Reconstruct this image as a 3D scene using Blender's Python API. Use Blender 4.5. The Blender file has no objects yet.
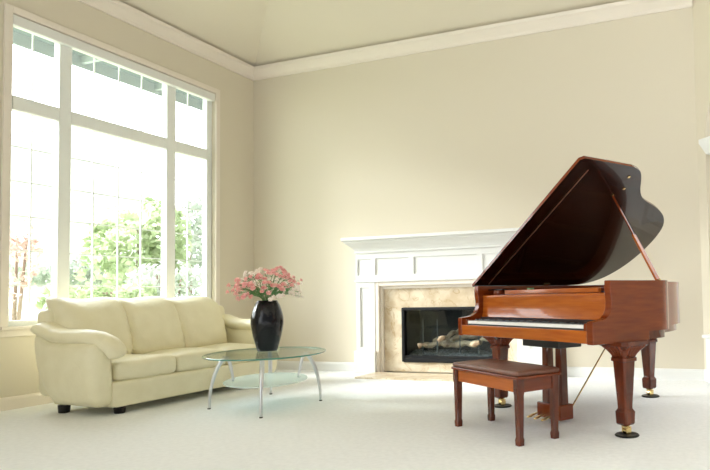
import bpy, bmesh, math, random
from mathutils import Matrix, Vector
random.seed(7)
S = bpy.context.scene
COL = S.collection
PI = math.pi

# ------------------------------------------------------------------ camera
FW = Vector((-0.31805, 0.94708, 0.04204)).normalized()
F_PX, PPX, PPY = 585.3, 516.3, 271.0
YAW, PITCH, ROLL, CAM_H = 0.32396, 0.0421, -0.0201, 0.901
fw = Vector((-math.sin(YAW)*math.cos(PITCH), math.cos(YAW)*math.cos(PITCH), math.sin(PITCH)))
rt = Vector((math.cos(YAW), math.sin(YAW), 0)); up = rt.cross(fw)
r2 = rt*math.cos(ROLL) + up*math.sin(ROLL); u2 = -rt*math.sin(ROLL) + up*math.cos(ROLL)
cd = bpy.data.cameras.new('camera'); cam = bpy.data.objects.new('camera', cd); COL.objects.link(cam)
m = Matrix((r2, u2, -fw)).transposed().to_4x4(); m.translation = Vector((0, 0, CAM_H)); cam.matrix_world = m
cd.sensor_width = 36; cd.lens = F_PX/710*36; cd.shift_x = (355-PPX)/710; cd.shift_y = (PPY-235)/710
cd.clip_start = 0.05; cd.clip_end = 300
S.camera = cam

# ------------------------------------------------------------------ light
w = bpy.data.worlds.new('sky'); S.world = w; w.use_nodes = True
nt = w.node_tree; nt.nodes.clear()
def N(nt, t, **k):
    n = nt.nodes.new(t)
    for a, b in k.items(): setattr(n, a, b)
    return n
tc = N(nt, 'ShaderNodeTexCoord'); sx = N(nt, 'ShaderNodeSeparateXYZ'); nt.links.new(tc.outputs['Generated'], sx.inputs[0])
mr = N(nt, 'ShaderNodeMapRange'); mr.inputs['From Min'].default_value = 0.25; mr.inputs['From Max'].default_value = -0.75
mr.inputs['To Min'].default_value = 0.20; mr.inputs['To Max'].default_value = 5.5
nt.links.new(sx.outputs['X'], mr.inputs['Value'])
bg = N(nt, 'ShaderNodeBackground'); bg.inputs['Color'].default_value = (0.93, 0.97, 1.0, 1)
mz = N(nt, 'ShaderNodeMapRange'); mz.inputs['From Min'].default_value = 0.40; mz.inputs['From Max'].default_value = 0.75
mz.inputs['To Min'].default_value = 0.0; mz.inputs['To Max'].default_value = 4.5
nt.links.new(sx.outputs['Z'], mz.inputs['Value'])
mxx = N(nt, 'ShaderNodeMath', operation='MAXIMUM'); nt.links.new(mr.outputs[0], mxx.inputs[0]); nt.links.new(mz.outputs[0], mxx.inputs[1])
nt.links.new(mxx.outputs[0], bg.inputs['Strength'])
wo = N(nt, 'ShaderNodeOutputWorld'); nt.links.new(bg.outputs[0], wo.inputs[0])
def area(name, loc, direction, sx_, sy_, power, color=(1, 1, 1), portal=False):
    l = bpy.data.lights.new(name, 'AREA'); l.shape = 'RECTANGLE'; l.size = sx_; l.size_y = sy_; l.energy = power; l.color = color
    o = bpy.data.objects.new(name, l); COL.objects.link(o); o.location = loc
    o.rotation_euler = Vector(direction).to_track_quat('-Z', 'Z').to_euler()
    if portal: l.cycles.is_portal = True
    return o
sun_l = bpy.data.lights.new('sun', 'SUN'); sun_l.energy = 7.5; sun_l.angle = math.radians(24); sun_l.color = (0.97, 0.985, 1.0)
sun_o = bpy.data.objects.new('sun', sun_l); COL.objects.link(sun_o); sun_o.rotation_euler = Vector((0.91, 0.36, -0.46)).to_track_quat('-Z', 'Z').to_euler()
area('window_portal', (-6.3, 4.55, 2.1), (1, 0, 0), 2.6, 3.0, 1, portal=True)
S.view_settings.view_transform = 'Standard'; S.view_settings.look = 'None'
S.view_settings.exposure = 0.66; S.view_settings.gamma = 1; S.view_settings.use_curve_mapping = False
S.cycles.use_denoising = True
S.cycles.max_bounces = 12; S.cycles.diffuse_bounces = 6; S.cycles.transparent_max_bounces = 16

# ------------------------------------------------------------------ materials
def mat(name, col, rough=0.5, metal=0.0, spec=0.5, coat=0.0, coat_rough=0.03, var=None, scale=5.0, stretch=(1, 1, 1), bump=0.0, bscale=40.0, detail=4.0, sheen=0.0, ramp=(0.35, 0.65)):
    M = bpy.data.materials.new(name); M.use_nodes = True; nt = M.node_tree
    b = nt.nodes['Principled BSDF']
    b.inputs['Base Color'].default_value = (*col, 1); b.inputs['Roughness'].default_value = rough
    b.inputs['Metallic'].default_value = metal; b.inputs['Specular IOR Level'].default_value = spec
    b.inputs['Coat Weight'].default_value = coat; b.inputs['Coat Roughness'].default_value = coat_rough
    b.inputs['Sheen Weight'].default_value = sheen
    if var or bump:
        tc = N(nt, 'ShaderNodeTexCoord'); mp = N(nt, 'ShaderNodeMapping'); mp.inputs['Scale'].default_value = stretch
        nt.links.new(tc.outputs['Object'], mp.inputs[0])
    if var:
        no = N(nt, 'ShaderNodeTexNoise'); no.inputs['Scale'].default_value = scale; no.inputs['Detail'].default_value = detail
        nt.links.new(mp.outputs[0], no.inputs['Vector'])
        cr = N(nt, 'ShaderNodeValToRGB'); cr.color_ramp.elements[0].position = ramp[0]; cr.color_ramp.elements[1].position = ramp[1]
        cr.color_ramp.elements[0].color = (*col, 1); cr.color_ramp.elements[1].color = (*var, 1)
        nt.links.new(no.outputs['Fac'], cr.inputs[0]); nt.links.new(cr.outputs[0], b.inputs['Base Color'])
    if bump:
        n2 = N(nt, 'ShaderNodeTexNoise'); n2.inputs['Scale'].default_value = bscale; n2.inputs['Detail'].default_value = 3
        nt.links.new(mp.outputs[0], n2.inputs['Vector'])
        bp = N(nt, 'ShaderNodeBump'); bp.inputs['Strength'].default_value = bump; bp.inputs['Distance'].default_value = 0.01
        nt.links.new(n2.outputs['Fac'], bp.inputs['Height']); nt.links.new(bp.outputs[0], b.inputs['Normal'])
    return M
def glass_mat(name, tint, gloss=1.0, frost=0.0):
    M = bpy.data.materials.new(name); M.use_nodes = True; nt = M.node_tree; nt.nodes.clear()
    o = N(nt, 'ShaderNodeOutputMaterial'); mx = N(nt, 'ShaderNodeMixShader'); t = N(nt, 'ShaderNodeBsdfTransparent'); g = N(nt, 'ShaderNodeBsdfGlossy')
    t.inputs[0].default_value = (*tint, 1); g.inputs['Roughness'].default_value = 0.02
    lw = N(nt, 'ShaderNodeLayerWeight'); lw.inputs['Blend'].default_value = 0.5
    pw = N(nt, 'ShaderNodeMath', operation='POWER'); pw.inputs[1].default_value = 5.0; nt.links.new(lw.outputs['Facing'], pw.inputs[0])
    fr = N(nt, 'ShaderNodeMath', operation='MULTIPLY_ADD'); fr.inputs[1].default_value = 0.9*gloss; fr.inputs[2].default_value = 0.035*gloss; nt.links.new(pw.outputs[0], fr.inputs[0])
    nt.links.new(fr.outputs[0], mx.inputs[0]); nt.links.new(mx.outputs[0], o.inputs[0]); nt.links.new(g.outputs[0], mx.inputs[2])
    if frost:
        d = N(nt, 'ShaderNodeBsdfDiffuse'); d.inputs[0].default_value = (tint[0]*.98, tint[1]*.98, tint[2]*.98, 1)
        m2 = N(nt, 'ShaderNodeMixShader'); m2.inputs[0].default_value = frost
        nt.links.new(t.outputs[0], m2.inputs[1]); nt.links.new(d.outputs[0], m2.inputs[2]); nt.links.new(m2.outputs[0], mx.inputs[1])
    else: nt.links.new(t.outputs[0], mx.inputs[1])
    return M
def leaf_mat(name, c1, c2):
    M = mat(name, c1, 0.8, spec=0.1, var=c2, scale=2.0); nt = M.node_tree; b = nt.nodes['Principled BSDF']; cr = [n for n in nt.nodes if n.type == 'VALTORGB'][0]
    t = N(nt, 'ShaderNodeBsdfTranslucent'); nt.links.new(cr.outputs[0], t.inputs[0]); mx = N(nt, 'ShaderNodeMixShader'); mx.inputs[0].default_value = 0.55
    nt.links.new(b.outputs[0], mx.inputs[1]); nt.links.new(t.outputs[0], mx.inputs[2]); nt.links.new(mx.outputs[0], nt.nodes['Material Output'].inputs[0])
    return M
def marble_mat():
    M = mat('cream_marble', (0.56, 0.44, 0.29), 0.3, var=(0.72, 0.63, 0.48), scale=6, detail=8, ramp=(0.38, 0.6))
    nt = M.node_tree; b = nt.nodes['Principled BSDF']; cr = [n for n in nt.nodes if n.type == 'VALTORGB'][0]
    vo = N(nt, 'ShaderNodeTexNoise'); vo.inputs['Scale'].default_value = 3.2; vo.inputs['Detail'].default_value = 7; vo.inputs['Distortion'].default_value = 1.6
    mp = [n for n in nt.nodes if n.type == 'MAPPING'][0]; nt.links.new(mp.outputs[0], vo.inputs['Vector'])
    r = N(nt, 'ShaderNodeValToRGB'); e = r.color_ramp.elements; e[0].position = 0.485; e[0].color = (1, 1, 1, 1); e[1].position = 0.515; e[1].color = (1, 1, 1, 1)
    k = e.new(0.5); k.color = (0.78, 0.68, 0.55, 1)
    nt.links.new(vo.outputs['Fac'], r.inputs[0])
    mu = N(nt, 'ShaderNodeMixRGB', blend_type='MULTIPLY'); mu.inputs[0].default_value = 1
    nt.links.new(cr.outputs[0], mu.inputs[1]); nt.links.new(r.outputs[0], mu.inputs[2]); nt.links.new(mu.outputs[0], b.inputs['Base Color'])
    return M
WALL = mat('wall_paint', (0.68, 0.62, 0.50), 0.75, spec=0.2, bump=0.05, bscale=90)
CEIL = mat('ceiling_paint', (0.70, 0.64, 0.52), 0.8, spec=0.2, bump=0.05, bscale=60)
TRIM = mat('trim_paint', (0.78, 0.71, 0.62), 0.45, spec=0.35)
WHITE = mat('white_paint', (0.76, 0.76, 0.735), 0.38, spec=0.4)
FRAME = mat('window_vinyl', (0.80, 0.82, 0.79), 0.4)
CARPET = mat('carpet', (0.87, 0.885, 0.885), 0.95, spec=0.05, var=(0.92, 0.935, 0.935), scale=30, bump=0.6, bscale=260)
LEATHER = mat('cream_leather', (0.80, 0.745, 0.52), 0.40, spec=0.4, var=(0.84, 0.79, 0.57), scale=7, bump=0.25, bscale=55)
BLACKWOOD = mat('black_wood', (0.012, 0.010, 0.010), 0.4)
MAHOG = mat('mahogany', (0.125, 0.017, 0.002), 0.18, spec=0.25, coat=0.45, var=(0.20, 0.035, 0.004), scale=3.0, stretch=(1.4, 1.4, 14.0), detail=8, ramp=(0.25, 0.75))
MAHOGX = mat('mahogany_front', (0.30, 0.060, 0.005), 0.18, spec=0.25, coat=0.45, var=(0.45, 0.115, 0.011), scale=3.0, stretch=(1.4, 1.4, 14.0), detail=8, ramp=(0.25, 0.75))
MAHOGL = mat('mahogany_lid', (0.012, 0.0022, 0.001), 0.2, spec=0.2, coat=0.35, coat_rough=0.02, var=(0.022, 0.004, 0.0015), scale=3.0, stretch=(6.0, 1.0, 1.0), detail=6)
MAHOGD = mat('mahogany_leg', (0.065, 0.012, 0.004), 0.22, spec=0.3, coat=0.4, var=(0.135, 0.026, 0.007), scale=4.0, stretch=(4.0, 4.0, 1.0), detail=6)
SEAT = mat('brown_leather', (0.135, 0.055, 0.035), 0.38, spec=0.5, bump=0.3, bscale=60, var=(0.17, 0.07, 0.045), scale=9)
IVORY = mat('ivory_keys', (0.90, 0.89, 0.85), 0.2, coat=0.5)
EBONY = mat('ebony_keys', (0.012, 0.012, 0.014), 0.25)
BRASS = mat('brass', (0.86, 0.66, 0.30), 0.22, metal=1.0)
GOLD = mat('gold_plate', (0.16, 0.09, 0.035), 0.4, metal=0.6)
STEEL = mat('brushed_metal', (0.66, 0.67, 0.68), 0.28, metal=0.9)
STRING = mat('string_wire', (0.25, 0.2, 0.16), 0.35, metal=1.0)
SOUNDB = mat('soundboard_wood', (0.06, 0.03, 0.012), 0.5)
HINGE = mat('hinge_bronze', (0.42, 0.22, 0.14), 0.3, metal=0.8)
FELT = mat('felt', (0.03, 0.02, 0.02), 0.95)
CUP = mat('black_cup', (0.008, 0.008, 0.009), 0.45, spec=0.25)
HEARTHBAR = mat('grate_iron', (0.10, 0.11, 0.11), 0.5, metal=0.5)
VASE = mat('vase_glaze', (0.006, 0.006, 0.008), 0.14, spec=0.3, coat=0.15, bump=0.7, bscale=14)
FIREMETAL = mat('black_metal', (0.006, 0.0065, 0.0075), 0.45, spec=0.3)
FIREBRICK = mat('dark_brick', (0.03, 0.03, 0.032), 0.7, var=(0.06, 0.06, 0.06), scale=6)
LOG = mat('ceramic_log', (0.20, 0.12, 0.07), 0.9, var=(0.62, 0.48, 0.32), scale=9, bump=0.8, bscale=25)
EMBER = mat('ember_bed', (0.14, 0.14, 0.145), 0.95, var=(0.42, 0.42, 0.42), scale=40, bump=0.9, bscale=60)
MARBLE = marble_mat()
PANE = glass_mat('window_glass', (0.97, 0.985, 0.98), 0.8)
TABLEGLASS = glass_mat('table_glass', (0.93, 0.98, 0.965), 0.7)
GLASSEDGE = mat('glass_edge', (0.045, 0.22, 0.17), 0.1, coat=1.0)
FROSTED = glass_mat('frosted_glass', (0.90, 0.985, 0.975), 0.6, frost=0.5)
FIREGLASS = glass_mat('fire_glass', (0.78, 0.82, 0.83), 1.0)
PINK = mat('pink_petal', (0.84, 0.33, 0.32), 0.7, var=(0.95, 0.68, 0.62), scale=60)
BLUSH = mat('white_petal', (0.94, 0.90, 0.82), 0.7, var=(0.94, 0.82, 0.75), scale=60)
STEM = mat('flower_stem', (0.10, 0.22, 0.06), 0.6)
LEAFF = mat('flower_leaf', (0.12, 0.28, 0.09), 0.55)
LEAF = leaf_mat('tree_leaf', (0.24, 0.31, 0.15), (0.54, 0.60, 0.40))
LEAFP = leaf_mat('pale_leaf', (0.32, 0.36, 0.30), (0.52, 0.55, 0.48))
LEAFR = leaf_mat('red_leaf', (0.42, 0.26, 0.22), (0.65, 0.52, 0.46))
BARK = mat('bark', (0.22, 0.16, 0.12), 0.9)
GRASS = mat('lawn', (0.42, 0.48, 0.30), 0.95, var=(0.52, 0.56, 0.40), scale=3)
SOFFIT = mat('soffit_wood', (0.17, 0.205, 0.22), 0.7)
RAFTER = mat('rafter_paint', (0.34, 0.38, 0.40), 0.6)
SIDING = mat('house_siding', (0.90, 0.90, 0.90), 0.8)
ROOFM = mat('roof_shingle', (0.85, 0.84, 0.84), 0.9)

# ------------------------------------------------------------------ helpers
class MB:
    def __init__(s): s.v = []; s.f = []
    def add(s, v, f):
        o = len(s.v); s.v += [tuple(p) for p in v]; s.f += [tuple(i+o for i in q) for q in f]; return s
    def box(s, x0, x1, y0, y1, z0, z1):
        return s.add([(x0,y0,z0),(x1,y0,z0),(x1,y1,z0),(x0,y1,z0),(x0,y0,z1),(x1,y0,z1),(x1,y1,z1),(x0,y1,z1)],
                     [(0,3,2,1),(4,5,6,7),(0,1,5,4),(1,2,6,5),(2,3,7,6),(3,0,4,7)])
    def prism(s, pts, a0, a1, fn):
        n = len(pts); v = [fn(p, a0) for p in pts] + [fn(p, a1) for p in pts]
        return s.add(v, [tuple(range(n))[::-1], tuple(range(n, 2*n))] + [(i, (i+1) % n, n+(i+1) % n, n+i) for i in range(n)])
    def loft(s, secs, cap=True):
        n = len(secs[0]); v = [p for q in secs for p in q]; f = []
        for k in range(len(secs)-1):
            for i in range(n):
                j = (i+1) % n; f.append((k*n+i, k*n+j, (k+1)*n+j, (k+1)*n+i))
        if cap: f.append(tuple(range(n))[::-1]); f.append(tuple((len(secs)-1)*n+i for i in range(n)))
        return s.add(v, f)
    def sq(s, secs, ch=0.0):      # sections (z, hx, hy, cx, cy) with chamfered corners
        out = []
        for z, hx, hy, cx, cy in secs:
            c = min(hx, hy)*ch
            if c <= 0: out.append([(cx-hx,cy-hy,z),(cx+hx,cy-hy,z),(cx+hx,cy+hy,z),(cx-hx,cy+hy,z)])
            else: out.append([(cx-hx+c,cy-hy,z),(cx+hx-c,cy-hy,z),(cx+hx,cy-hy+c,z),(cx+hx,cy+hy-c,z),(cx+hx-c,cy+hy,z),(cx-hx+c,cy+hy,z),(cx-hx,cy+hy-c,z),(cx-hx,cy-hy+c,z)])
        return s.loft(out)
    def lathe(s, prof, n=24, c=(0, 0)):
        return s.loft([[(c[0]+r*math.cos(2*PI*i/n), c[1]+r*math.sin(2*PI*i/n), z) for i in range(n)] for r, z in prof])
    def sweep(s, path, rad, n=10):
        P = [Vector(p) for p in path]; secs = []; prev = None
        for i, p in enumerate(P):
            t = (P[min(i+1, len(P)-1)] - P[max(i-1, 0)]).normalized()
            if prev is None:
                a = Vector((0, 0, 1)) if abs(t.z) < 0.9 else Vector((1, 0, 0)); x = t.cross(a).normalized()
            else: x = (prev - t*prev.dot(t)).normalized()
            prev = x; y = x.cross(t)
            r = rad[i] if isinstance(rad, (list, tuple)) else rad
            ra, rb = r if isinstance(r, tuple) else (r, r)
            secs.append([p + x*(ra*math.cos(2*PI*k/n)) + y*(rb*math.sin(2*PI*k/n)) for k in range(n)])
        return s.loft(secs)
    def soft(s, c, size, r=0.3, bulge=(0, 0, 0), n=12, warp=None):
        # rounded cushion box; r is the corner radius as a share of the smallest side
        c = Vector(c); h = Vector(size)*0.5; rr = min(h)*r*2 if r <= .5 else min(h); rr = min(rr, min(h))
        faces = [(0,1,2,1),(0,1,2,-1),(1,2,0,1),(1,2,0,-1),(2,0,1,1),(2,0,1,-1)]
        for a, b, d, sg in faces:
            v = []
            for i in range(n+1):
                for j in range(n+1):
                    p = [0, 0, 0]; p[a] = math.sin((2*i/n-1)*PI/2*.999); p[b] = math.sin((2*j/n-1)*PI/2*.999); p[d] = sg
                    q = Vector([p[k]*h[k] for k in range(3)])
                    core = Vector([max(-(h[k]-rr), min(h[k]-rr, q[k])) for k in range(3)])
                    dlt = q - core
                    if dlt.length > 1e-9: q = core + dlt.normalized()*rr
                    u = [q[k]/h[k] for k in range(3)]
                    for k in range(3):
                        o1, o2 = (k+1) % 3, (k+2) % 3
                        q[k] += bulge[k]*u[k]*(1-u[o1]**2)*(1-u[o2]**2)
                    q = q + c
                    if warp: q = Vector(warp(q, u))
                    v.append(q)
            f = []
            for i in range(n):
                for j in range(n):
                    k = i*(n+1)+j; quad = (k, k+n+1, k+n+2, k+1); f.append(quad if sg > 0 else quad[::-1])
            s.add(v, f)
        return s
    def build(s, name, material, parent=None, smooth=False, bevel=0, angle=None):
        me = bpy.data.meshes.new(name); me.from_pydata([tuple(p) for p in s.v], [], s.f)
        bm = bmesh.new(); bm.from_mesh(me); bmesh.ops.remove_doubles(bm, verts=bm.verts, dist=1e-5)
        bmesh.ops.recalc_face_normals(bm, faces=bm.faces); bm.to_mesh(me); bm.free()
        me.materials.append(material)
        o = bpy.data.objects.new(name, me); COL.objects.link(o); o.parent = parent
        if smooth or bevel:
            me.polygons.foreach_set('use_smooth', [True]*len(me.polygons))
            if angle or bevel: me.set_sharp_from_angle(angle=math.radians(angle or 35))
        if bevel:
            b = o.modifiers.new('bevel', 'BEVEL'); b.width = bevel; b.segments = 2; b.limit_method = 'ANGLE'; b.angle_limit = math.radians(40); b.harden_normals = True
        return o
def tag(o, label, cat, group=None, kind=None):
    o['label'] = label; o['category'] = cat
    if group: o['group'] = group
    if kind: o['kind'] = kind
    return o
def struct(o): o['kind'] = 'structure'; return o
def empty(name, loc, rz=0):
    o = bpy.data.objects.new(name, None); COL.objects.link(o); o.location = loc; o.rotation_euler = (0, 0, rz); o.empty_display_size = 0.1; return o
def catmull(P, k=5, closed=False):
    out = []; n = len(P)
    for i in range(n if closed else n-1):
        p0, p1, p2, p3 = (P[(i+d) % n] if closed else P[max(0, min(n-1, i+d))] for d in (-1, 0, 1, 2))
        for j in range(k):
            t = j/k
            out.append(tuple(0.5*((2*b)+(-a+c)*t+(2*a-5*b+4*c-d)*t*t+(-a+3*b-3*c+d)*t**3) for a, b, c, d in zip(p0, p1, p2, p3)))
    if not closed: out.append(tuple(P[-1]))
    return out
XYZ = lambda p, a: (p[0], p[1], a)

# ------------------------------------------------------------------ room
XL, YB = -5.83, 6.308
ZC = 3.885                    # foot of the crown moulding
WIN = (3.42, 5.66, 0.72, 3.50)   # y0, y1, z0, z1 of the opening
WT = 0.16
struct(MB().box(XL-.2, 4.5, -4.0, YB+1.6, -.12, 0).build('floor', CARPET))
y0, y1, z0, z1 = WIN
b = MB()
b.box(XL-WT, XL, -4.0, y0, 0, ZC+.15); b.box(XL-WT, XL, y1, YB+WT, 0, ZC+.15)
b.box(XL-WT, XL, y0, y1, 0, z0); b.box(XL-WT, XL, y0, y1, z1, ZC+.15)
struct(b.build('wall_left', WALL))
# back wall with the firebox recess left open
FX = (-3.57, -2.34, 0.135, 0.785); OX0 = -.11
b = MB(); b.box(XL, FX[0], YB, YB+WT, 0, ZC+.15); b.box(FX[1], OX0, YB, YB+WT, 0, ZC+.15)
b.box(FX[0], FX[1], YB, YB+WT, 0, FX[2]); b.box(FX[0], FX[1], YB, YB+WT, FX[3], ZC+.15)
struct(b.build('wall_back', WALL))
# right wall: short return turning off at 45 degrees, with an arched opening
e = empty('wall_right_frame', (OX0, YB, 0), -PI/4); bpy.data.objects.remove(e)
def turn(o): o.location = (OX0, YB, 0); o.rotation_euler = (0, 0, -PI/4); return o
arch = [(.115, 2.44)]
for i in range(0, 15):
    a = PI - PI*i/28; arch.append((.115+.75+.75*math.cos(a), 2.44+.85*math.sin(a)))
pts = [(0, 0), (.115, 0)] + arch + [(.865, 3.6), (2.2, 3.6), (2.2, ZC+.15), (0, ZC+.15)]
pts = [(0, 0), (.115, 0)] + arch[1:] + [(1.2, 3.2), (1.45, 2.95), (1.58, 2.6), (1.6, 0), (4.5, 0), (4.5, ZC+.15), (0, ZC+.15)]
struct(turn(MB().prism(pts, 0, .14, lambda p, a: (p[0], a, p[1])).build('wall_right', WALL)))
struct(MB().box(OX0+.05, 4.5, YB+1.45, YB+1.6, 0, ZC+.1).build('wall_hall', WALL))
# ceiling: rises from the crown at both walls
m_ = 0.42; R_ = 2.2; zc = ZC+.13
Ra, Rb = 2.36, 2.0
v = [(XL, YB, zc), (XL+Ra, YB-Rb, zc+m_*R_), (4.5, YB-Rb, zc+m_*R_), (4.5, YB, zc), (XL+Ra, -4, zc+m_*R_), (4.5, -4, zc+m_*R_), (XL, -4, zc)]
o = MB().add(v, [(0,1,2,3), (1,4,5,2), (0,6,4,1)]).build('ceiling', CEIL)
o.modifiers.new('thick', 'SOLIDIFY').thickness = 0.1; o.modifiers['thick'].offset = 1
bm = bmesh.new(); bm.from_mesh(o.data)
for f in bm.faces:
    if f.normal.z < 0: f.normal_flip()
bm.to_mesh(o.data); bm.free(); struct(o)
# crown mouldings
prof = [(0, 0), (.022, 0), (.03, .03), (.055, .055), (.09, .085), (.115, .10), (.125, .135), (0, .135)]
struct(MB().prism(prof, XL+.001, OX0, lambda p, a: (a, YB-p[0], ZC+p[1])).build('trim_1', TRIM))
struct(MB().prism(prof, -4.0, YB, lambda p, a: (XL+p[0], a, ZC+p[1])).build('trim_2', TRIM))
# baseboards
bp = [(0, 0), (.018, 0), (.018, .085), (.012, .105), (0, .112)]
b = MB(); b.prism(bp, XL, -4.17, lambda p, a: (a, YB-p[0], p[1])); b.prism(bp, -1.76, OX0, lambda p, a: (a, YB-p[0], p[1]))
struct(b.build('baseboard_back', WHITE))
struct(MB().prism(bp, -4.0, YB, lambda p, a: (XL+p[0], a, p[1])).build('baseboard_left', TRIM))
struct(turn(MB().prism(bp, 0.01, .115, lambda p, a: (a, -p[0], p[1])).build('baseboard_right', WHITE)))

# ------------------------------------------------------------------ window
win = struct(empty('window_1', (XL, (y0+y1)/2, z0)))
oy, oz = (y0+y1)/2, z0
class WB(MB):
    def wb(s, xa, xb, ya, yb, za, zb): return s.box(xa-XL, xb-XL, ya-oy, yb-oy, za-oz, zb-oz)
b = WB(); c = .062
b.wb(XL, XL+.022, y0-c, y0, z0-c, z1+c); b.wb(XL, XL+.022, y1, y1+c, z0-c, z1+c); b.wb(XL, XL+.022, y0, y1, z1, z1+c)
b.build('casing', TRIM, win, bevel=.004)
b = WB(); b.wb(XL-.04, XL+.05, y0-c, y1+c, z0-.03, z0); b.wb(XL, XL+.02, y0-c, y1+c, z0-.09, z0-.03); b.build('window_sill', TRIM, win, bevel=.004)
xf = XL-.085
b = WB(); fw_ = .045
b.wb(xf-.035, xf+.035, y0, y0+fw_, z0, z1); b.wb(xf-.035, xf+.035, y1-fw_-.03, y1, z0, z1)
b.wb(xf-.035, xf+.035, y0, y1, z0, z0+.05); b.wb(xf-.035, xf+.035, y0, y1, z1-.05, z1)
b.build('window_frame', FRAME, win, bevel=.004)
MU = [(3.855, 3.97), (5.02, 5.135)]; TZ = (2.655, 2.785)
for a, d in MU: WB().wb(xf-.04, xf+.045, a, d, z0+.04, z1-.04).build('mullion', FRAME, win, bevel=.006)
ys = [y0+fw_, MU[0][0], MU[0][1], MU[1][0], MU[1][1], y1-fw_-.03]
for i in range(3):
    ya, yb = ys[2*i], ys[2*i+1]
    WB().wb(xf-.04, xf+.045, ya, yb, *TZ).build('transom', FRAME, win, bevel=.006)
    cols = (2, 4, 2)[i]
    for (za, zb, rows) in ((z0+.05, TZ[0], 6), (TZ[1], z1-.05, 1)):
        p = WB().wb(xf-.014, xf-.008, ya, yb, za, zb).build('pane', PANE, win)
        g = WB()
        for k in range(1, cols): yy = ya+(yb-ya)*k/cols; g.wb(xf-.03, xf-.018, yy-.006, yy+.006, za, zb)
        for k in range(1, rows): zz = za+(zb-za)*k/rows; g.wb(xf-.028, xf-.020, ya, yb, zz-.006, zz+.006)
        g.build('grille', WHITE, p)
tag(WB().wb(XL-.06, XL+.012, y0+.004, y1-.004, z1-.10, z1-.004).build('roller_blind', WHITE, None, bevel=.01), 'white roller blind, fully raised into its slim cassette across the window top', 'window blind')
bpy.data.objects['roller_blind'].location = (XL, oy, oz)

# pedestal and column at the opening on the right
col = tag(empty('column', (OX0, YB, 0), -PI/4), 'slender white column on a low pedestal at the arched opening beside the piano', 'column')
MB().box(.125, .46, -.10, .22, 0, .44).build('pedestal', WHITE, col, bevel=.006)
MB().box(.10, .49, -.125, .245, .4405, .475).build('pedestal_cap', WHITE, col, bevel=.008)
MB().sq([(.476, .12, .12, .28, .06), (.54, .12, .12, .28, .06), (.56, .10, .10, .28, .06), (2.26, .085, .085, .28, .06), (2.28, .10, .10, .28, .06)], .25).build('shaft', WHITE, col, smooth=True, angle=30)
MB().sq([(2.281, .11, .11, .28, .06), (2.34, .135, .135, .28, .06), (2.40, .16, .16, .28, .06), (2.44, .16, .16, .28, .06)]).build('capital', WHITE, col, bevel=.004)

# ------------------------------------------------------------------ fireplace
YF = YB-.12; FCX = -2.955
fp = tag(empty('fireplace_surround', (FCX, YB, 0)), 'white panelled wooden mantelpiece framing the fireplace on the back wall', 'fireplace mantel')
def fbx(b, xa, xb, ya, yb, za, zb): return b.box(xa-FCX, xb-FCX, ya-YB, yb-YB, za, zb)
def panel(b, xa, xb, za, zb, y, t=.016, d=.012):
    # picture-frame moulding around a flat field
    fbx(b, xa, xb, y-d, y, za, za+t); fbx(b, xa, xb, y-d, y, zb-t, zb); fbx(b, xa, xa+t, y-d, y, za, zb); fbx(b, xb-t, xb, y-d, y, za, zb)
def recess(b, xa, xb, za, zb, cells, y, depth=.014):
    # face plate with sunk rectangular cells
    xs = sorted(set([xa, xb]+[c[0] for c in cells]+[c[1] for c in cells])); zs = sorted(set([za, zb]+[c[2] for c in cells]+[c[3] for c in cells]))
    for i in range(len(xs)-1):
        for j in range(len(zs)-1):
            mx, mz = (xs[i]+xs[i+1])/2, (zs[j]+zs[j+1])/2
            if not any(c[0] < mx < c[1] and c[2] < mz < c[3] for c in cells): fbx(b, xs[i], xs[i+1], y, y+depth, zs[j], zs[j+1])
    fbx(b, xa, xb, y+depth, YB, za, zb)
XA = -4.16; XBm = 2*FCX-XA; XI = -3.895
def mir(a): return 2*FCX-a
b = MB(); recess(b, XA, XBm, 1.115, 1.46, [(-4.135, -3.945, 1.185, 1.385), (-3.885, -3.43, 1.185, 1.385), (-3.36, mir(-3.36), 1.185, 1.385), (mir(-3.43), mir(-3.885), 1.185, 1.385), (mir(-3.945), mir(-4.135), 1.185, 1.385)], YF)
b.build('frieze', WHITE, fp, bevel=.003)
for sgn in (0, 1):
    xa, xb = (XA, XI) if not sgn else (mir(XI), mir(XA))
    b = MB(); recess(b, xa, xb, .27, 1.10, [(xa+.06, xb-.075, .31, 1.035)] if not sgn else [(xa+.075, xb-.06, .31, 1.035)], YF); b.build('pilaster', WHITE, fp, bevel=.003)
    b = MB(); fbx(b, xa-.02, xb+.015, YF-.03, YB, 0, .27); b.build('plinth', WHITE, fp, bevel=.008)
b = MB()
fbx(b, XA-.01, XBm+.01, YF-.015, YB, 1.10, 1.125)
fbx(b, XA-.01, XBm+.01, YF-.02, YB, 1.455, 1.475); b.build('band', WHITE, fp, bevel=.004)
cp = [(0, 1.475), (.135, 1.475), (.145, 1.50), (.165, 1.525), (.20, 1.55), (.215, 1.565), (.235, 1.578), (.245, 1.60), (0, 1.60)]
def cornice(cp, ext, b):
    secs = []
    n = len(cp)
    L = [(XA-FCX-(p[0]-.12 if p[0] > .12 else 0)*.75, -p[0], p[1]) for p in cp]; Rr = [(-q[0], q[1], q[2]) for q in L]
    return b.loft([L, Rr])
cornice(cp, 0, MB()).build('cornice', WHITE, fp)
b = MB(); fbx(b, -4.27, mir(-4.27), YB-.275, YB, 1.601, 1.643); b.build('mantel_shelf', WHITE, fp, bevel=.010)
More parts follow.
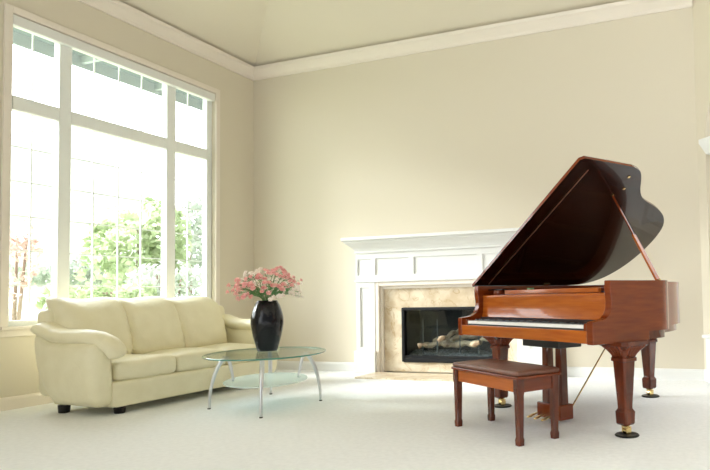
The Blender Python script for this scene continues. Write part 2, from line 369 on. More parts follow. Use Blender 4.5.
# inner casing around the marble
b = MB()
for xa, xb in ((XI+.001, XI+.05), (mir(XI+.05), mir(XI+.001))): fbx(b, xa, xb, YF+.005, YB, 0, 1.099)
fbx(b, XI+.05, mir(XI+.05), YF+.005, YB, 1.05, 1.099)
for xa, xb in ((XI+.05, XI+.085), (mir(XI+.085), mir(XI+.05))): fbx(b, xa, xb, YF+.045, YB, 0, 1.05)
fbx(b, XI+.085, mir(XI+.085), YF+.045, YB, 1.015, 1.05)
b.build('inner_casing', TRIM, fp, bevel=.004)
b = MB(); xm0, xm1 = XI+.086, mir(XI+.086)
b.box(xm0, FX[0], YF+.075, YB-.001, 0.021, 1.014); b.box(FX[1], xm1, YF+.075, YB-.001, 0.021, 1.014)
b.box(FX[0], FX[1], YF+.075, YB-.001, 0.021, FX[2]); b.box(FX[0], FX[1], YF+.075, YB-.001, FX[3], 1.014)
tag(b.build('marble_facing', MARBLE), 'cream and beige veined marble facing around the black firebox', 'fireplace facing')
tag(MB().box(XI+.02, mir(XI+.02), 5.72, YF-.031, 0.0, .02).build('hearth', MARBLE, None, bevel=.004), 'low beige marble hearth slab lying in the carpet before the fireplace', 'hearth')
# firebox
fb = tag(empty('firebox', (FCX, YB, FX[2])), 'black metal gas firebox with dark glass front set into the marble', 'fireplace')
def g(b, xa, xb, ya, yb, za, zb): return b.box(xa-FCX, xb-FCX, ya-YB, yb-YB, za-FX[2], zb-FX[2])
ax, bx_, az, bz = FX[0]+.003, FX[1]-.003, FX[2]+.003, FX[3]-.003
b = MB(); yf = YF+.055
g(b, ax, ax+.036, yf, yf+.05, az, bz); g(b, bx_-.036, bx_, yf, yf+.05, az, bz); g(b, ax+.036, bx_-.036, yf, yf+.05, bz-.032, bz); g(b, ax+.036, bx_-.036, yf, yf+.05, az, az+.045)
b.build('frame', FIREMETAL, fb, bevel=.006)
b = MB(); g(b, ax+.036, bx_-.036, yf+.012, yf+.03, az+.045, az+.075); b.build('louvre', FIREMETAL, fb, bevel=.004)
b = MB(); g(b, ax+.036, bx_-.036, yf+.03, yf+.036, az+.076, bz-.033); b.build('glass_door', FIREGLASS, fb)
b = MB(); yk = YB+.36
g(b, ax+.02, bx_-.02, yk, yk+.03, az, bz); g(b, ax, ax+.02, yf+.05, yk+.03, az, bz); g(b, bx_-.02, bx_, yf+.05, yk+.03, az, bz)
g(b, ax+.02, bx_-.02, yf+.05, yk, bz-.02, bz); g(b, ax+.02, bx_-.02, yf+.051, yk, az, az+.02); b.build('liner', FIREBRICK, fb)
for t in (.19, .36, .62, .83):
    xx = ax+.05+(bx_-ax-.1)*t
    b = MB(); g(b, xx-.006, xx+.006, yf+.038, yf+.05, az+.10, az+.50); b.build('grate_bar', HEARTHBAR, fb)
b = MB(); n = 24
v = []; f = []
random.seed(3)
for i in range(n+1):
    for j in range(7):
        xx = ax+.03+(bx_-ax-.06)*i/n; yy = yf+.10+(.36)*j/6
        v.append((xx, yy, az+.045+.035*random.random()+.05*math.sin(PI*j/6)))
for i in range(n):
    for j in range(6): k = i*7+j; f.append((k, k+7, k+8, k+1))
b.add(v, f); tag(b.build('ember_bed', EMBER, smooth=True), 'grey bed of crushed embers under the fireplace logs', 'embers', kind='stuff')
def log(xc, yc, zc_, L, r, az_, el, label):
    P = []; R = []; d = Vector((math.cos(az_)*math.cos(el), math.sin(az_)*math.cos(el), math.sin(el)))
    for i in range(9):
        t = i/8-.5; P.append(Vector((0, 0, 0))+d*(t*L)+Vector((0, 0, .012*math.sin(i*1.7)))); R.append(r*(.85+.2*math.sin(i*2.1+xc*9)))
    o = MB().sweep(P, R, 12).build('fireplace_log', LOG, smooth=True, angle=50); o.location = (xc, yc, zc_)
    return tag(o, label, 'log', 'ceramic logs in the fireplace')
log(-3.16, YB+.03, .345, .42, .038, .25, .10, 'ceramic fireplace log lying lowest at the left end of the ember bed')
log(-2.82, YB+.02, .350, .50, .045, -.12, .05, 'thick brown ceramic log lying flat across the front of the fire')
log(-2.92, YB+.13, .410, .60, .042, .2, .14, 'ceramic log resting behind the front logs and tilting up to the right')
log(-2.98, YB+.06, .455, .36, .030, 1.0, .35, 'short pale ceramic log leaning diagonally over the others')
log(-2.58, YB+.06, .390, .36, .036, -.5, .30, 'ceramic fireplace log leaning at the right end behind the piano')

# ------------------------------------------------------------------ sofa  (local x = along its length, local y = towards the window)
sofa = tag(empty('sofa', (-4.58, 3.285, 0), PI/2), 'cream leather three-seat sofa with puffy backrest under the large window', 'sofa')
SL = 2.05; AW = .178; SD = .755
def outer(q, u, sgn):       # flare of the outer side
    return q
def side_warp(sgn):
    def f(q, u):
        x, y, z = q
        t = max(0, min(1, (z-.08)/.6)); x += sgn*(-.075*(1-t)**1.5)*( .3+.7*(y/SD)) + sgn*.02*math.sin(PI*t)
        if z > .4 and y > .50: z += .17*((y-.50)/.30)**1.3*min(1, (z-.4)/.2)
        y -= .0
        y = y - .20*(1-t)*max(0, (y-.3)/.50) + .02*math.sin(PI*t)*max(0, (y-.3)/.50)
        return (x, y, z)
    return f
for sgn, xc in ((-1, AW/2), (1, SL-AW/2)):
    o = MB().soft((xc, SD/2-.01, .345), (AW+.02, SD, .53), r=.45, bulge=(.015, 0, 0), n=18, warp=side_warp(sgn)).build('arm', LEATHER, sofa, smooth=True)
    # padded arm cushion running front to back, rolling over at the front
    path = [(xc, .72, .715), (xc, .67, .702), (xc, .58, .672), (xc, .50, .645), (xc-sgn*.0, .32, .635), (xc-sgn*.01, .18, .63), (xc-sgn*.03, .07, .605), (xc-sgn*.055, -.005, .555), (xc-sgn*.075, -.03, .50), (xc-sgn*.085, -.035, .465)]
    path = catmull(path, 3)
    rad = []
    for i in range(len(path)):
        t = i/(len(path)-1); e_ = min(1, math.sqrt(max(0, min(1, t/.07)))+.05); e2 = min(1, math.sqrt(max(0, min(1, (1-t)/.10)))+.08)
        wv = 1+.03*math.sin(i*2.3)
        rad.append(((.118*(1-.22*t))*e_*e2*wv, (.054+.012*math.sin(PI*t))*e_*e2*wv))
    MB().sweep(path, rad, 20).build('arm_pad', LEATHER, sofa, smooth=True)
MB().soft((SL/2, .335, .17), (SL-2*AW+.06, .70, .21), r=.12, n=10).build('base', LEATHER, sofa, smooth=True, angle=60)
MB().soft((SL/2, .70, .50), (SL-.16, .18, .74), r=.4, n=14, warp=lambda q, u: (q[0], q[1]+.06*(q[2]-.2), q[2])).build('back_frame', LEATHER, sofa, smooth=True)
cw = (SL-2*AW)/3; bwid = .547
for k in range(3):
    xc = AW+cw*(k+.5)
    def sw(q, u, k=k):
        x, y, z = q; z += .006*math.sin(x*13+k*2)*math.cos(y*9+k)*(u[2] > 0); return (x, y, z)
    MB().soft((xc, .30, .352), (cw-.004, .635, .16), r=.28, bulge=(0, .008, .03), n=16, warp=sw).build('seat_cushion', LEATHER, sofa, smooth=True)
    def bw(q, u, k=k):
        x, y, z = q; t = (z-.43)/.5
        y += .17*t - .02*math.sin(PI*min(1, max(0, t)))
        if t > .7: y += .05*((t-.7)/.3)**2
        z += .010*math.sin((x+k*.7)*11)*t + .028*abs(u[0])**3*t
        y += .004*math.sin(x*31+z*17+k)*math.sin(z*23+k*2)
        # puckered seams towards the cushion sides
        y += .006*math.sin(z*60+k)*max(0, abs(u[0])-.6)/.4
        return (x, y, z)
    MB().soft((AW-.035+bwid*(k+.5), .530, .675), (bwid+.012, .22, .53), r=.33, bulge=(.008, .045, .02), n=20, warp=bw).build('back_cushion', LEATHER, sofa, smooth=True)
for x, y in ((.28, .09), (SL-.28, .09), (.185, .60), (SL-.185, .60)):
    MB().lathe([(.036, 0), (.040, .005), (.044, .065)], 20, (x, y)).build('foot', BLACKWOOD, sofa, smooth=True, angle=40)

# ------------------------------------------------------------------ coffee table
TX, TY, TZ_ = -3.70, 4.15, .452
tb = tag(empty('coffee_table', (TX, TY, 0), math.radians(38)), 'oval glass coffee table with arched silver metal legs and frosted lower shelf', 'coffee table')
def ell(a, b_, z, n=64, cx=0, cy=0): return [(cx+a*math.cos(2*PI*i/n), cy+b_*math.sin(2*PI*i/n), z) for i in range(n)]
TA, TB = .495, .60
gt = MB().loft([ell(TA-.004, TB-.004, TZ_-.012), ell(TA-.004, TB-.004, TZ_)]).build('glass_top', TABLEGLASS, tb)
b = MB(); secs = [ell(TA-.0035, TB-.0035, TZ_-.0122), ell(TA+.001, TB+.001, TZ_-.010), ell(TA+.001, TB+.001, TZ_-.002), ell(TA-.0035, TB-.0035, TZ_+.0002)]
b.loft(secs, cap=False); b.build('glass_edge', GLASSEDGE, gt, smooth=True)
sh = MB().loft([ell(.335, .475, .212), ell(.335, .475, .221)]).build('lower_shelf', FROSTED, tb)
for sx_, sy_ in ((-1, 0), (1, 0), (0, 1), (0, -1)):
    FR = .445 if sx_ else .600; AP = FR-.125; IN = FR-.185
    def q_(r, z): return (sx_*r, sy_*r, z)
    P = catmull([q_(FR, 0), q_(FR-.006, .12), q_(FR-.026, .23), q_(FR-.058, .33), q_(AP+.028, .398), q_(AP, .420), q_(AP-.026, .395), q_(AP-.046, .31), q_(IN, .222)], 4)
    n_ = len(P); R = [(.010+.010*math.sin(PI*min(1, i/n_*1.15)), .010+.007*math.sin(PI*i/n_)) for i in range(n_)]
    leg = MB().sweep(P, R, 12).build('leg', STEEL, tb, smooth=True)
    MB().lathe([(.013, 0), (.013, .008)], 14, (sx_*FR, sy_*FR)).build('foot_pad', CUP, leg)
    MB().lathe([(.012, .425), (.022, .428), (.022, .4395)], 16, (sx_*AP, sy_*AP)).build('disc_mount', STEEL, leg, smooth=True, angle=40)

# ------------------------------------------------------------------ vase and flowers
VX, VY, VZ = -3.81, 4.285, TZ_+.0005
b = MB(); prof = [(.080, 0), (.085, .006), (.094, .04), (.116, .12), (.133, .21), (.138, .26), (.134, .31), (.118, .375), (.100, .42), (.088, .442), (.085, .45), (.076, .448), (.074, .43)]
prof = catmull(prof, 3)
o = b.lathe(prof, 40).build('vase', VASE, smooth=True); o.location = (VX, VY, VZ)
tag(o, 'tall glossy black rounded vase on the glass coffee table', 'vase')
def rosette(r, seed):
    rnd = random.Random(seed); b = MB()
    for ring, (n, tilt, rr) in enumerate(((3, 1.15, .55), (6, .7, .85), (8, .2, 1.0))):
        for i in range(n):
            a = 2*PI*(i+ring*.5)/n+rnd.random()*.3; L = r*rr; wd = L*.55; te = tilt+rnd.uniform(-.15, .15)
            ca, sa = math.cos(a), math.sin(a)
            def P(d, s_, z): return (ca*d-sa*s_, sa*d+ca*s_, z)
            h = math.sin(te)*L; d = math.cos(te)*L
            b.add([P(0, 0, 0), P(d*.6, wd*.6, h*.55+.15*r), P(d*.6, -wd*.6, h*.55+.15*r), P(d, wd*.35, h+.1*r), P(d, -wd*.35, h+.1*r), P(d*.6, 0, h*.5)], [(0, 2, 5), (0, 5, 1), (5, 2, 4), (5, 3, 1), (5, 4, 3)])
    b.lathe([(r*.15, -r*.5), (r*.4, -r*.2), (r*.35, .1*r), (.01*r, .3*r)], 8)
    return b
def mesh_of(b, name, material, smooth=False):
    o = b.build(name, material, smooth=smooth); me = o.data; bpy.data.objects.remove(o); return me
PM = [mesh_of(rosette(.025, i), 'blossom', PINK) for i in range(3)]; WM = [mesh_of(rosette(.023, 10+i), 'blossom', BLUSH) for i in range(3)]
rnd = random.Random(5)
NS = 40
for k in range(NS):
    white = k % 5 in (2, 4)
    t = (k+.5)/NS; ph = k*2.39996
    el = math.asin(max(-1, min(1, -.18+1.14*(1-t))))       # from upright to low
    hr = .225 if not white else .235; hz_ = .25
    hx, hy, hz = hr*math.cos(el)*math.cos(ph), hr*math.cos(el)*math.sin(ph), .085+hz_*.92*math.sin(el)*(.82+.25*rnd.random())
    base = Vector((VX+.03*math.cos(ph), VY+.03*math.sin(ph), VZ+.40))
    root = empty('white_flower_spray' if white else 'pink_flower_spray', base)
    tag(root, 'sprig of small white blossoms mixed among pink ones in the black vase' if white else 'sprig of small pink blossoms arranged in the black vase', 'flower', 'white blossom sprigs in the vase' if white else 'pink blossom sprigs in the vase')
    neck = Vector((.018*math.cos(ph), .018*math.sin(ph), .07)); tip = Vector((hx, hy, hz+.03))
    mid = neck.lerp(tip, .55)+Vector((0, 0, .03))
    b = MB(); P = catmull([(0, 0, 0), neck, mid, tip], 3); b.sweep(P, .0022, 5)
    heads = []
    for j in range(5 if k % 3 else 4):
        d = Vector((rnd.uniform(-1, 1), rnd.uniform(-1, 1), rnd.uniform(-.35, .6)))*.062
        if j == 0: d = Vector((0, 0, 0))
        hpos = tip+d; heads.append(hpos)
        if j: b.sweep([mid.lerp(tip, .5), mid.lerp(hpos, .7)+Vector((0, 0, .004)), hpos], .0014, 4)
    b.build('stem', STEM, root)
    for hpos in heads:
        me = rnd.choice(WM if white else PM); bl = bpy.data.objects.new('blossom', me); COL.objects.link(bl); bl.parent = root
        bl.location = hpos; dirv = (hpos-Vector((0, 0, .02))).normalized(); bl.rotation_euler = dirv.to_track_quat('Z', 'Y').to_euler(); bl.scale = [rnd.uniform(.8, 1.15)]*3
    # narrow leaves low on the stem
    for j in range(2):
        a = ph+rnd.uniform(-.8, .8); L = rnd.uniform(.10, .17); u = Vector((math.cos(a), math.sin(a), rnd.uniform(.2, .6))).normalized(); s_ = Vector((-math.sin(a), math.cos(a), 0))*.011
        p0 = neck.lerp(mid, .2+.3*j); bb = MB()
        bb.add([p0, p0+u*L*.5+s_+Vector((0, 0, .01)), p0+u*L+Vector((0, 0, -.01)), p0+u*L*.5-s_+Vector((0, 0, .01)), p0+u*L*.5+Vector((0, 0, .003))], [(0, 4, 1), (0, 3, 4), (4, 2, 1), (3, 2, 4)])
        bb.build('leaf', LEAFF, root)

# ------------------------------------------------------------------ grand piano (local x towards the treble, y towards the tail, origin at the treble end of the keyboard)
PA = 0.583
pn = tag(empty('grand_piano', (-.688, 3.462, 0), -PA), 'polished mahogany grand piano with its lid raised on a prop', 'piano')
W = 1.5; ZR = .985
armp = [(0, .595), (0, .728), (.005, .735), (.075, .742), (.115, .752), (.145, .775), (.165, .81), (.170, .85), (.162, .90), (.160, .94), (.163, ZR), (.52, ZR), (.52, .655), (.52, .595)]
OUT = [(0, .5), (0, .60), (-.005, .68), (-.03, .76), (-.10, .84), (-.19, .92), (-.265, 1.02), (-.315, 1.13), (-.355, 1.25), (-.405, 1.37), (-.47, 1.48), (-.57, 1.58), (-.70, 1.64), (-.86, 1.67), (-1.05, 1.67), (-1.22, 1.645), (-1.36, 1.57), (-1.45, 1.46), (-1.49, 1.35), (-1.5, 1.2), (-1.5, .5)]
path = catmull(OUT[:-1], 3)[:-1] + [(-1.5, 1.2), (-1.5, .5)]
def offset(P, d):
    out = []
    for i, p in enumerate(P):
        a = Vector(P[max(0, i-1)]); c_ = Vector(P[min(len(P)-1, i+1)]); t = (c_-a).normalized(); nn = Vector((-t.y, t.x)); out.append((p[0]+nn.x*d, p[1]+nn.y*d))
    return out
def wallmesh(b, P, d, z0_, z1_):
    I = offset(P, d); n = len(P); v = []
    for p, q in zip(P, I): v += [(p[0], p[1], z0_), (p[0], p[1], z1_), (q[0], q[1], z1_), (q[0], q[1], z0_)]
    f = []
    for i in range(n-1):
        a = i*4; c_ = a+4
        for k in range(4): f.append((a+k, a+(k+1) % 4, c_+(k+1) % 4, c_+k))
    f += [(0, 1, 2, 3), (4*n-4, 4*n-1, 4*n-2, 4*n-3)]
    b.add(v, f)
b = MB(); wallmesh(b, path, .055, .655, ZR)
case = b.build('case_rim', MAHOG, pn, smooth=True, angle=30)
for x0_, x1_ in ((-.055, 0), (-W, -W+.055)):
    MB().prism([(p[0]-.0, p[1]) for p in armp], x0_, x1_, lambda p, a: (a, p[0], p[1])).build('arm', MAHOG, pn, bevel=.005)
b = MB(); P2 = offset(path, .03); inner = [(-.03, .53)] + [p for p in P2 if p[1] > .53] + [(-W+.03, .53)]
b.prism(inner[::1], .60, .654, XYZ); b.build('underframe', MAHOGD, pn)
b = MB(); P3 = offset(path, .054); inn = [(-.056, .45)] + [p for p in P3 if p[1] > .5] + [(-W+.056, .45)]
sb = b.prism(inn, .84, .85, XYZ).build('soundboard', SOUNDB, pn)
# cast iron plate struts and strings
b = MB()
for x0_, x1_, yy in ((-.30, -.34, .95), (-.62, -.66, 1.45), (-.95, -1.02, 1.55), (-1.25, -1.34, 1.40)):
    b.loft([[(x0_, .50, .852), (x0_+.03, .50, .852), (x0_+.03, .50, .885), (x0_, .50, .885)], [(x1_, yy, .852), (x1_+.03, yy, .852), (x1_+.03, yy, .885), (x1_, yy, .885)]])
b.box(-W+.07, -.07, .46, .60, .851, .875); b.build('iron_plate', GOLD, pn)
b = MB()
for i in range(70):
    x_ = -.10-1.28*i/69; ym = min([1.45, .60+1.15*(i/69)**.55])
    b.add([(x_, .55, .892), (x_+.003, .55, .892), (x_-.04+.003, ym, .892), (x_-.04, ym, .892)], [(0, 1, 2, 3)])
st_ = b.build('strings', STRING, pn); st_['kind'] = 'stuff'
MB().box(-W+.09, -.09, .62, .66, .894, .925).build('damper_rail', FELT, pn)
# keybed, keyslip, key blocks, fallboard
MB().box(-W+.055, -.055, .004, .53, .600, .655).build('keybed', MAHOG, pn, bevel=.003)
MB().box(-W+.056, -.056, .0, .022, .602, .680).build('keyslip', MAHOGX, pn, bevel=.004)
KX0, KX1 = -1.392, -.108
for a, d in ((-W+.056, KX0-.003), (KX1+.003, -.056)): MB().box(a, d, .023, .185, .656, .722).build('key_block', MAHOG, pn, bevel=.004)
MB().box(KX0, KX1, .024, .18, .656, .690).build('key_frame', BLACKWOOD, pn)
kw = (KX1-KX0)/52
KM = mesh_of(MB().box(0, kw-.0012, 0, .150, -.022, 0), 'white_key', IVORY)
BM = mesh_of(MB().sq([(0, .0055, .0475, 0, 0), (.013, .0045, .044, 0, .002)]), 'black_key', EBONY)
for i in range(52):
    o = bpy.data.objects.new('white_key', KM); COL.objects.link(o); o.parent = pn; o.location = (KX0+i*kw, .026, .712)
    if i < 51 and (i % 7) in (0, 2, 3, 5, 6):
        o = bpy.data.objects.new('black_key', BM); COL.objects.link(o); o.parent = pn; o.location = (KX0+(i+1)*kw, .026+.103, .7125)
fbp = [(.178, .715), (.183, .712), (.205, .77), (.212, .885), (.206, .900), (.222, .905), (.232, .895), (.232, .655), (.185, .655)]
fbp = [(.196, .736), (.198, .742), (.205, .78), (.210, .888), (.205, .898), (.210, .908), (.232, .908), (.232, .736)]
MB().prism(fbp, -W+.056, -.056, lambda p, a: (a, p[0], p[1])).build('fallboard', MAHOGX, pn, bevel=.002)
MB().box(-W+.056, -.056, .184, .232, .656, .7355).build('felt_strip', FELT, pn)
md = MB().box(-W+.075, -.075, .234, .46, .895, .912).build('music_shelf', MAHOG, pn, bevel=.004)
MB().box(-1.22, -.20, .26, .29, .913, .945).build('desk_rail', MAHOGX, md, bevel=.004)
MB().box(-1.24, -.22, .295, .50, .930, .945).build('music_desk', MAHOG, md, bevel=.004)
MB().lathe([(.045, .913), (.048, .918), (.048, .938), (.045, .944)], 24, (-1.33, .29)).build('candle_block', MAHOG, md, smooth=True, angle=40)
MB().box(-1.43, -1.24, .25, .40, .945, .957).build('sliding_board', MAHOGL, md, bevel=.003)
MB().box(-.985, -.95, .30, .34, .9455, .957).build('felt_tab', LEAFF, md)
# lid
TH = math.radians(31.9); HZ = ZR+.002
LO = [(1.515, .155), (1.515, .60), (1.51, .69), (1.48, .77), (1.40, .855), (1.31, .935), (1.235, 1.03), (1.19, 1.14), (1.155, 1.26), (1.105, 1.385), (1.04, 1.50), (.935, 1.605), (.80, 1.665), (.64, 1.695), (.45, 1.695), (.28, 1.655), (.14, 1.575), (.06, 1.47), (.015, 1.35), (0, 1.2)]
lo = [(-.015, .155), (1.49, .155)] + catmull([(1.515, .185)] + LO[1:], 3) + [(-.015, 1.2)]
def lidp(wv, y, t): return (-W+wv*math.cos(TH)-t*math.sin(TH), y, HZ+wv*math.sin(TH)+t*math.cos(TH))
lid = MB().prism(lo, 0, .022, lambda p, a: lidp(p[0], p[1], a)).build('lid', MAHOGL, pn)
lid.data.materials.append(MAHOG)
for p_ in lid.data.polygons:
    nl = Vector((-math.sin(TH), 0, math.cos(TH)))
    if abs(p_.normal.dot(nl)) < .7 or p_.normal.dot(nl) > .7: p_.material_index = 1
b = MB(); b.prism([(.03, .286), (1.42, .286), (1.42, .294), (.03, .294)], -.003, 0, lambda p, a: lidp(p[0], p[1], a)); b.build('piano_hinge', HINGE, lid)
for wv, y in ((1.42, .70), (1.30, .76), (1.22, .715)):
    MB().prism([(wv-.009, y-.009), (wv+.009, y-.009), (wv+.009, y+.009), (wv-.009, y+.009)], -.006, 0, lambda p, a: lidp(p[0], p[1], a)).build('prop_socket', BRASS, lid)
MB().loft([[lidp(.0, .9, -.008), lidp(.03, .9, -.008), lidp(.03, .96, -.008), lidp(0, .96, -.008)], [lidp(.0, .9, 0), lidp(.03, .9, 0), lidp(.03, .96, 0), lidp(0, .96, 0)]]).build('lid_hinge', BRASS, lid)
A = Vector((-.028, .655, ZR)); Bp = Vector(lidp(1.215, .715, -.010))
def bar(P0, P1, wa, wb_, t, uvec=(0, 1, 0)):
    d = (P1-P0).normalized(); x = Vector(uvec); x = (x-d*x.dot(d)).normalized(); y = d.cross(x)
    return [[P0+x*sx*wa/2+y*sy*t/2 for sx, sy in ((-1,-1),(1,-1),(1,1),(-1,1))], [P1+x*sx*wb_/2+y*sy*t/2 for sx, sy in ((-1,-1),(1,-1),(1,1),(-1,1))]]
Mi = A.lerp(Bp, .52)
lp = MB().loft(bar(A, Mi, .040, .032, .016)).build('lid_prop', MAHOGX, pn, bevel=.003)
MB().loft(bar(A.lerp(Bp, .50), Bp, .014, .012, .010)).build('prop_arm', MAHOG, lp, bevel=.002)
MB().sweep([A+Vector((-.02, 0, .004)), A+Vector((.02, 0, .004))], .006, 8).build('prop_pivot', BRASS, lp)
MB().box(-.045, -.02, 1.0, 1.02, ZR, ZR+.004)
# legs with casters
def leg_parts(cx, cy, ztop, s=1.0):
    b = MB()
    b.sq([(.075, .040*s, .040*s, cx, cy), (.085, .046*s, .046*s, cx, cy), (.155, .049*s, .049*s, cx, cy), (.172, .038*s, .038*s, cx, cy), (.177, .036*s, .036*s, cx, cy),
          (.47, .054*s, .054*s, cx, cy), (.475, .064*s, .064*s, cx, cy), (.495, .064*s, .064*s, cx, cy), (.50, .058*s, .058*s, cx, cy), (.525, .066*s, .066*s, cx, cy), (.55, .085*s, .085*s, cx, cy), (.575, .12*s, .12*s, cx, cy), (ztop, .13*s, .13*s, cx, cy)], .22)
    lg = b.build('leg', MAHOGD, pn, smooth=True, angle=25)
    rb = MB()
    for k in range(-2, 3):
        for (ux, uy) in ((0, -1), (1, 0)):
            P = []
            for z, h in ((.503, .060), (.53, .070), (.553, .088), (.575, .120)):
                off = k*.020*(z-.44)/.08; P.append((cx+(ux*h*s if ux else off*s), cy+(uy*h*s if uy else off*s), z))
            rb.sweep(P, [.006, .009, .010, .008], 8)
    rb.build('carving', MAHOG, lg, smooth=True)
    cb = MB(); cb.lathe([(.030, .0745), (.032, .070), (.022, .064), (.020, .058)], 18, (cx, cy)); cb.box(cx-.022, cx-.016, cy-.012, cy+.028, .022, .060); cb.box(cx+.016, cx+.022, cy-.012, cy+.028, .022, .060); cb.box(cx-.022, cx+.022, cy-.012, cy+.016, .052, .062)
    cs = cb.build('caster', BRASS, lg, smooth=True, angle=30)
    wb2 = MB(); wb2.sweep([(cx-.015, cy+.012, .0345), (cx+.015, cy+.012, .0345)], .0255, 20); wb2.build('wheel', BRASS, lg, smooth=True, angle=40)
LEGS = [(-.055, .325, .6), (-1.40, .34, .6), (-.86, 1.545, .6)]
for cx, cy, zt in LEGS: leg_parts(cx, cy, zt)
MP = Matrix.Translation((-.688, 3.462, 0)) @ Matrix.Rotation(-PA, 4, 'Z')
for (cx, cy, _), lab in zip(LEGS, ('round black caster cup under the nearest right front piano leg', 'round black caster cup under the left front piano leg behind the bench', 'round black caster cup under the rear piano leg near the back wall')):
    o = MB().lathe([(.075, .001), (.078, .005), (.072, .012), (.050, .0125), (.045, .009)], 32, (0, 0)).build('caster_cup', CUP, smooth=True, angle=40)
    o.location = MP @ Vector((cx, cy+.012, 0)); tag(o, lab, 'caster cup', 'caster cups under the piano legs')
# pedal lyre
ly = MB().sq([(.13, .035, .035, -.775, .31), (.60, .030, .030, -.775, .31)], .2).sq([(.13, .035, .035, -.63, .31), (.60, .030, .030, -.63, .31)], .2).build('pedal_lyre', MAHOGD, pn, smooth=True, angle=25)
MB().box(-.93, -.53, .20, .42, .530, .599).build('lyre_block', BLACKWOOD, ly, bevel=.006)
MB().box(-.83, -.575, .240, .370, .022, .130).build('pedal_box', MAHOG, ly, bevel=.010)
for x_ in (-.78, -.705, -.63):
    P = [(x_, .265, .060), (x_, .21, .060), (x_, .17, .053), (x_, .135, .043), (x_, .115, .039)]
    MB().sweep(P, [(.008, .006), (.009, .006), (.016, .006), (.022, .006), (.010, .004)], 12).build('pedal', BRASS, ly, smooth=True)
    MB().sweep([(x_, .33, .13), (x_, .33, .53)], .003, 6).build('pedal_rod', BRASS, ly)
for x_ in (-.60,): MB().sweep([(x_, .365, .09), (x_+.03, .80, .605)], .006, 8).build('lyre_brace', BRASS, ly)

# ------------------------------------------------------------------ piano bench
bn = tag(empty('piano_bench', (-1.133, 3.377, 0), -PA-.019), 'mahogany piano bench with padded brown leather seat in front of the keyboard', 'bench')
BLn, BD = .706, .277
for x_, y_ in ((0, 0), (-BLn, 0), (0, BD), (-BLn, BD)):
    MB().sq([(0, .021, .021, x_, y_), (.035, .023, .023, x_, y_), (.05, .019, .019, x_, y_), (.30, .024, .024, x_, y_), (.318, .027, .027, x_, y_), (.395, .027, .027, x_, y_)], .25).build('leg', MAHOGD, bn, smooth=True, angle=25)
for ya in (-.016, BD-.004): MB().box(-BLn+.028, -.028, ya, ya+.020, .315, .394).build('apron_long', MAHOGX, bn, bevel=.003)
for xa in (-.008, -BLn-.014): MB().box(xa, xa+.022, .028, BD-.028, .315, .394).build('apron_short', MAHOG, bn, bevel=.003)
MB().box(-BLn-.035, .035, -.035, BD+.035, .395, .413).build('seat_board', MAHOG, bn, bevel=.006)
MB().soft((-BLn/2, BD/2, .428), (BLn+.062, BD+.062, .034), r=.5, bulge=(0, 0, .010), n=16).build('seat_cushion', SEAT, bn, smooth=True)

# ------------------------------------------------------------------ outdoors
struct(MB().box(-60, XL-.25, -20, 60, -.35, -.25).build('ground', GRASS))
pr = tag(empty('roof_overhang', (-6.5, 7.5, 3.7)), 'grey underside of the roof eave with pale rafters above the window', 'roof eave')
b = MB(); b.box(-.42, .5, -7, 7, .10, .16); b.build('soffit_board', SOFFIT, pr)
for k in range(14):
    yy = -6.5+.95*k; MB().box(-.42, .5, yy-.022, yy+.022, .02, .10).build('rafter', RAFTER, pr)
MB().box(-.45, -.42, -7, 7, -.03, .17).build('fascia', RAFTER, pr)
def foliage(center, rad, n, size, seed):
    rnd = random.Random(seed); b = MB(); lobes = []
    for i in range(14):
        a = rnd.uniform(0, 2*PI); z = rnd.uniform(-.8, .8); q = math.sqrt(max(0, 1-z*z))*.62
        lobes.append((Vector((math.cos(a)*q*rad[0], math.sin(a)*q*rad[1], z*.65*rad[2])), rnd.uniform(.3, .5)))
    for i in range(n):
        c_, s_ = rnd.choice(lobes); d = Vector((rnd.gauss(0, 1), rnd.gauss(0, 1), rnd.gauss(0, 1))).normalized()*rnd.uniform(.75, 1.05)
        p = Vector(center)+c_+Vector((d.x*rad[0], d.y*rad[1], d.z*rad[2]))*s_
        x = Vector((rnd.gauss(0, 1), rnd.gauss(0, 1), rnd.gauss(0, 1))).normalized(); y = x.cross(Vector((rnd.gauss(0, 1), rnd.gauss(0, 1), rnd.gauss(0, 1)))).normalized(); s2 = size*rnd.uniform(.6, 1.3)
        b.add([p-x*s2, p-y*s2*.5, p+x*s2, p+y*s2*.5], [(0, 1, 2, 3)])
    return b
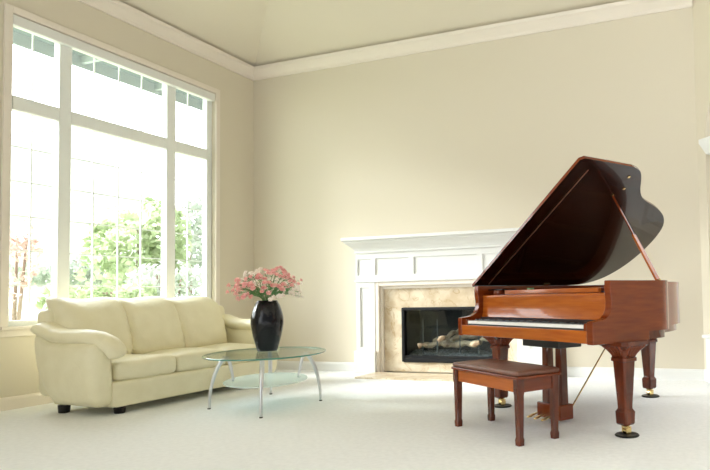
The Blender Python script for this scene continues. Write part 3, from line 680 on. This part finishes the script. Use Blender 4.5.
def tree(name, loc, rad, zc_, n, size, material, seed, label, cat, stems=1):
    t = tag(empty(name, loc), label, cat)
    foliage((0, 0, zc_), rad, n, size, seed).build('foliage', material, t)
    b = MB(); rnd = random.Random(seed)
    for k in range(stems):
        a = rnd.uniform(0, 6.3); d = (0 if stems == 1 else .25)*rad[0]
        b.sweep([(d*.3*math.cos(a), d*.3*math.sin(a), 0), (d*math.cos(a), d*math.sin(a), zc_*.6), (d*2*math.cos(a), d*2*math.sin(a), zc_+rad[2]*.5)], [.06/stems**.5, .045/stems**.5, .015], 8)
    b.build('trunk', BARK, t, smooth=True)
G = -.25
tree('green_tree', (-11, 8.75, G), (1.0, 1.0, 1.35), 2.0, 2600, .10, LEAF, 1, 'rounded light green tree outside the middle window pane', 'tree')
tree('pale_tree', (-13.5, 12.3, G), (1.3, 1.5, 1.9), 2.4, 2200, .11, LEAFP, 2, 'pale grey-green tree seen through the right window panes', 'tree')
tree('red_maple', (-9.6, 5.70, G), (.34, .28, .9), 1.7, 260, .06, LEAFR, 3, 'thin reddish-leaved small tree at the left edge of the window', 'tree', 3)
tree('round_shrub', (-8.2, 5.55, G), (.36, .36, .36), 1.12, 700, .06, LEAF, 4, 'yellow-green shrub beyond the left window mullion', 'shrub', 3)
tree('round_shrub', (-8.8, 6.75, G), (.5, .55, .42), 1.12, 800, .06, LEAF, 5, 'low bright green shrub below the rounded tree, behind the sofa back', 'shrub', 3)
tree('dark_shrub', (-9.2, 7.9, G), (.6, .75, .75), 1.25, 1500, .07, LEAFP, 6, 'dense grey-green shrub at the lower right of the window', 'shrub', 4)
tree('leafy_hedge', (-16, 10.8, G), (.8, 3.2, .55), 2.0, 1800, .11, LEAFP, 8, 'distant low hedge seen through the left half of the window', 'hedge', 5)
hs = tag(empty('neighbour_house', (-26, 15, G)), 'faint pale neighbouring house with a gabled roof beyond the garden', 'house')
MB().box(-3, 3, -4, 4, 0, 5).build('wall', SIDING, hs)
MB().prism([(-4.5, 5.01), (4.5, 5.01), (0, 8)], -3.4, 3.4, lambda p, a: (a, p[0], p[1])).build('roof', ROOFM, hs)
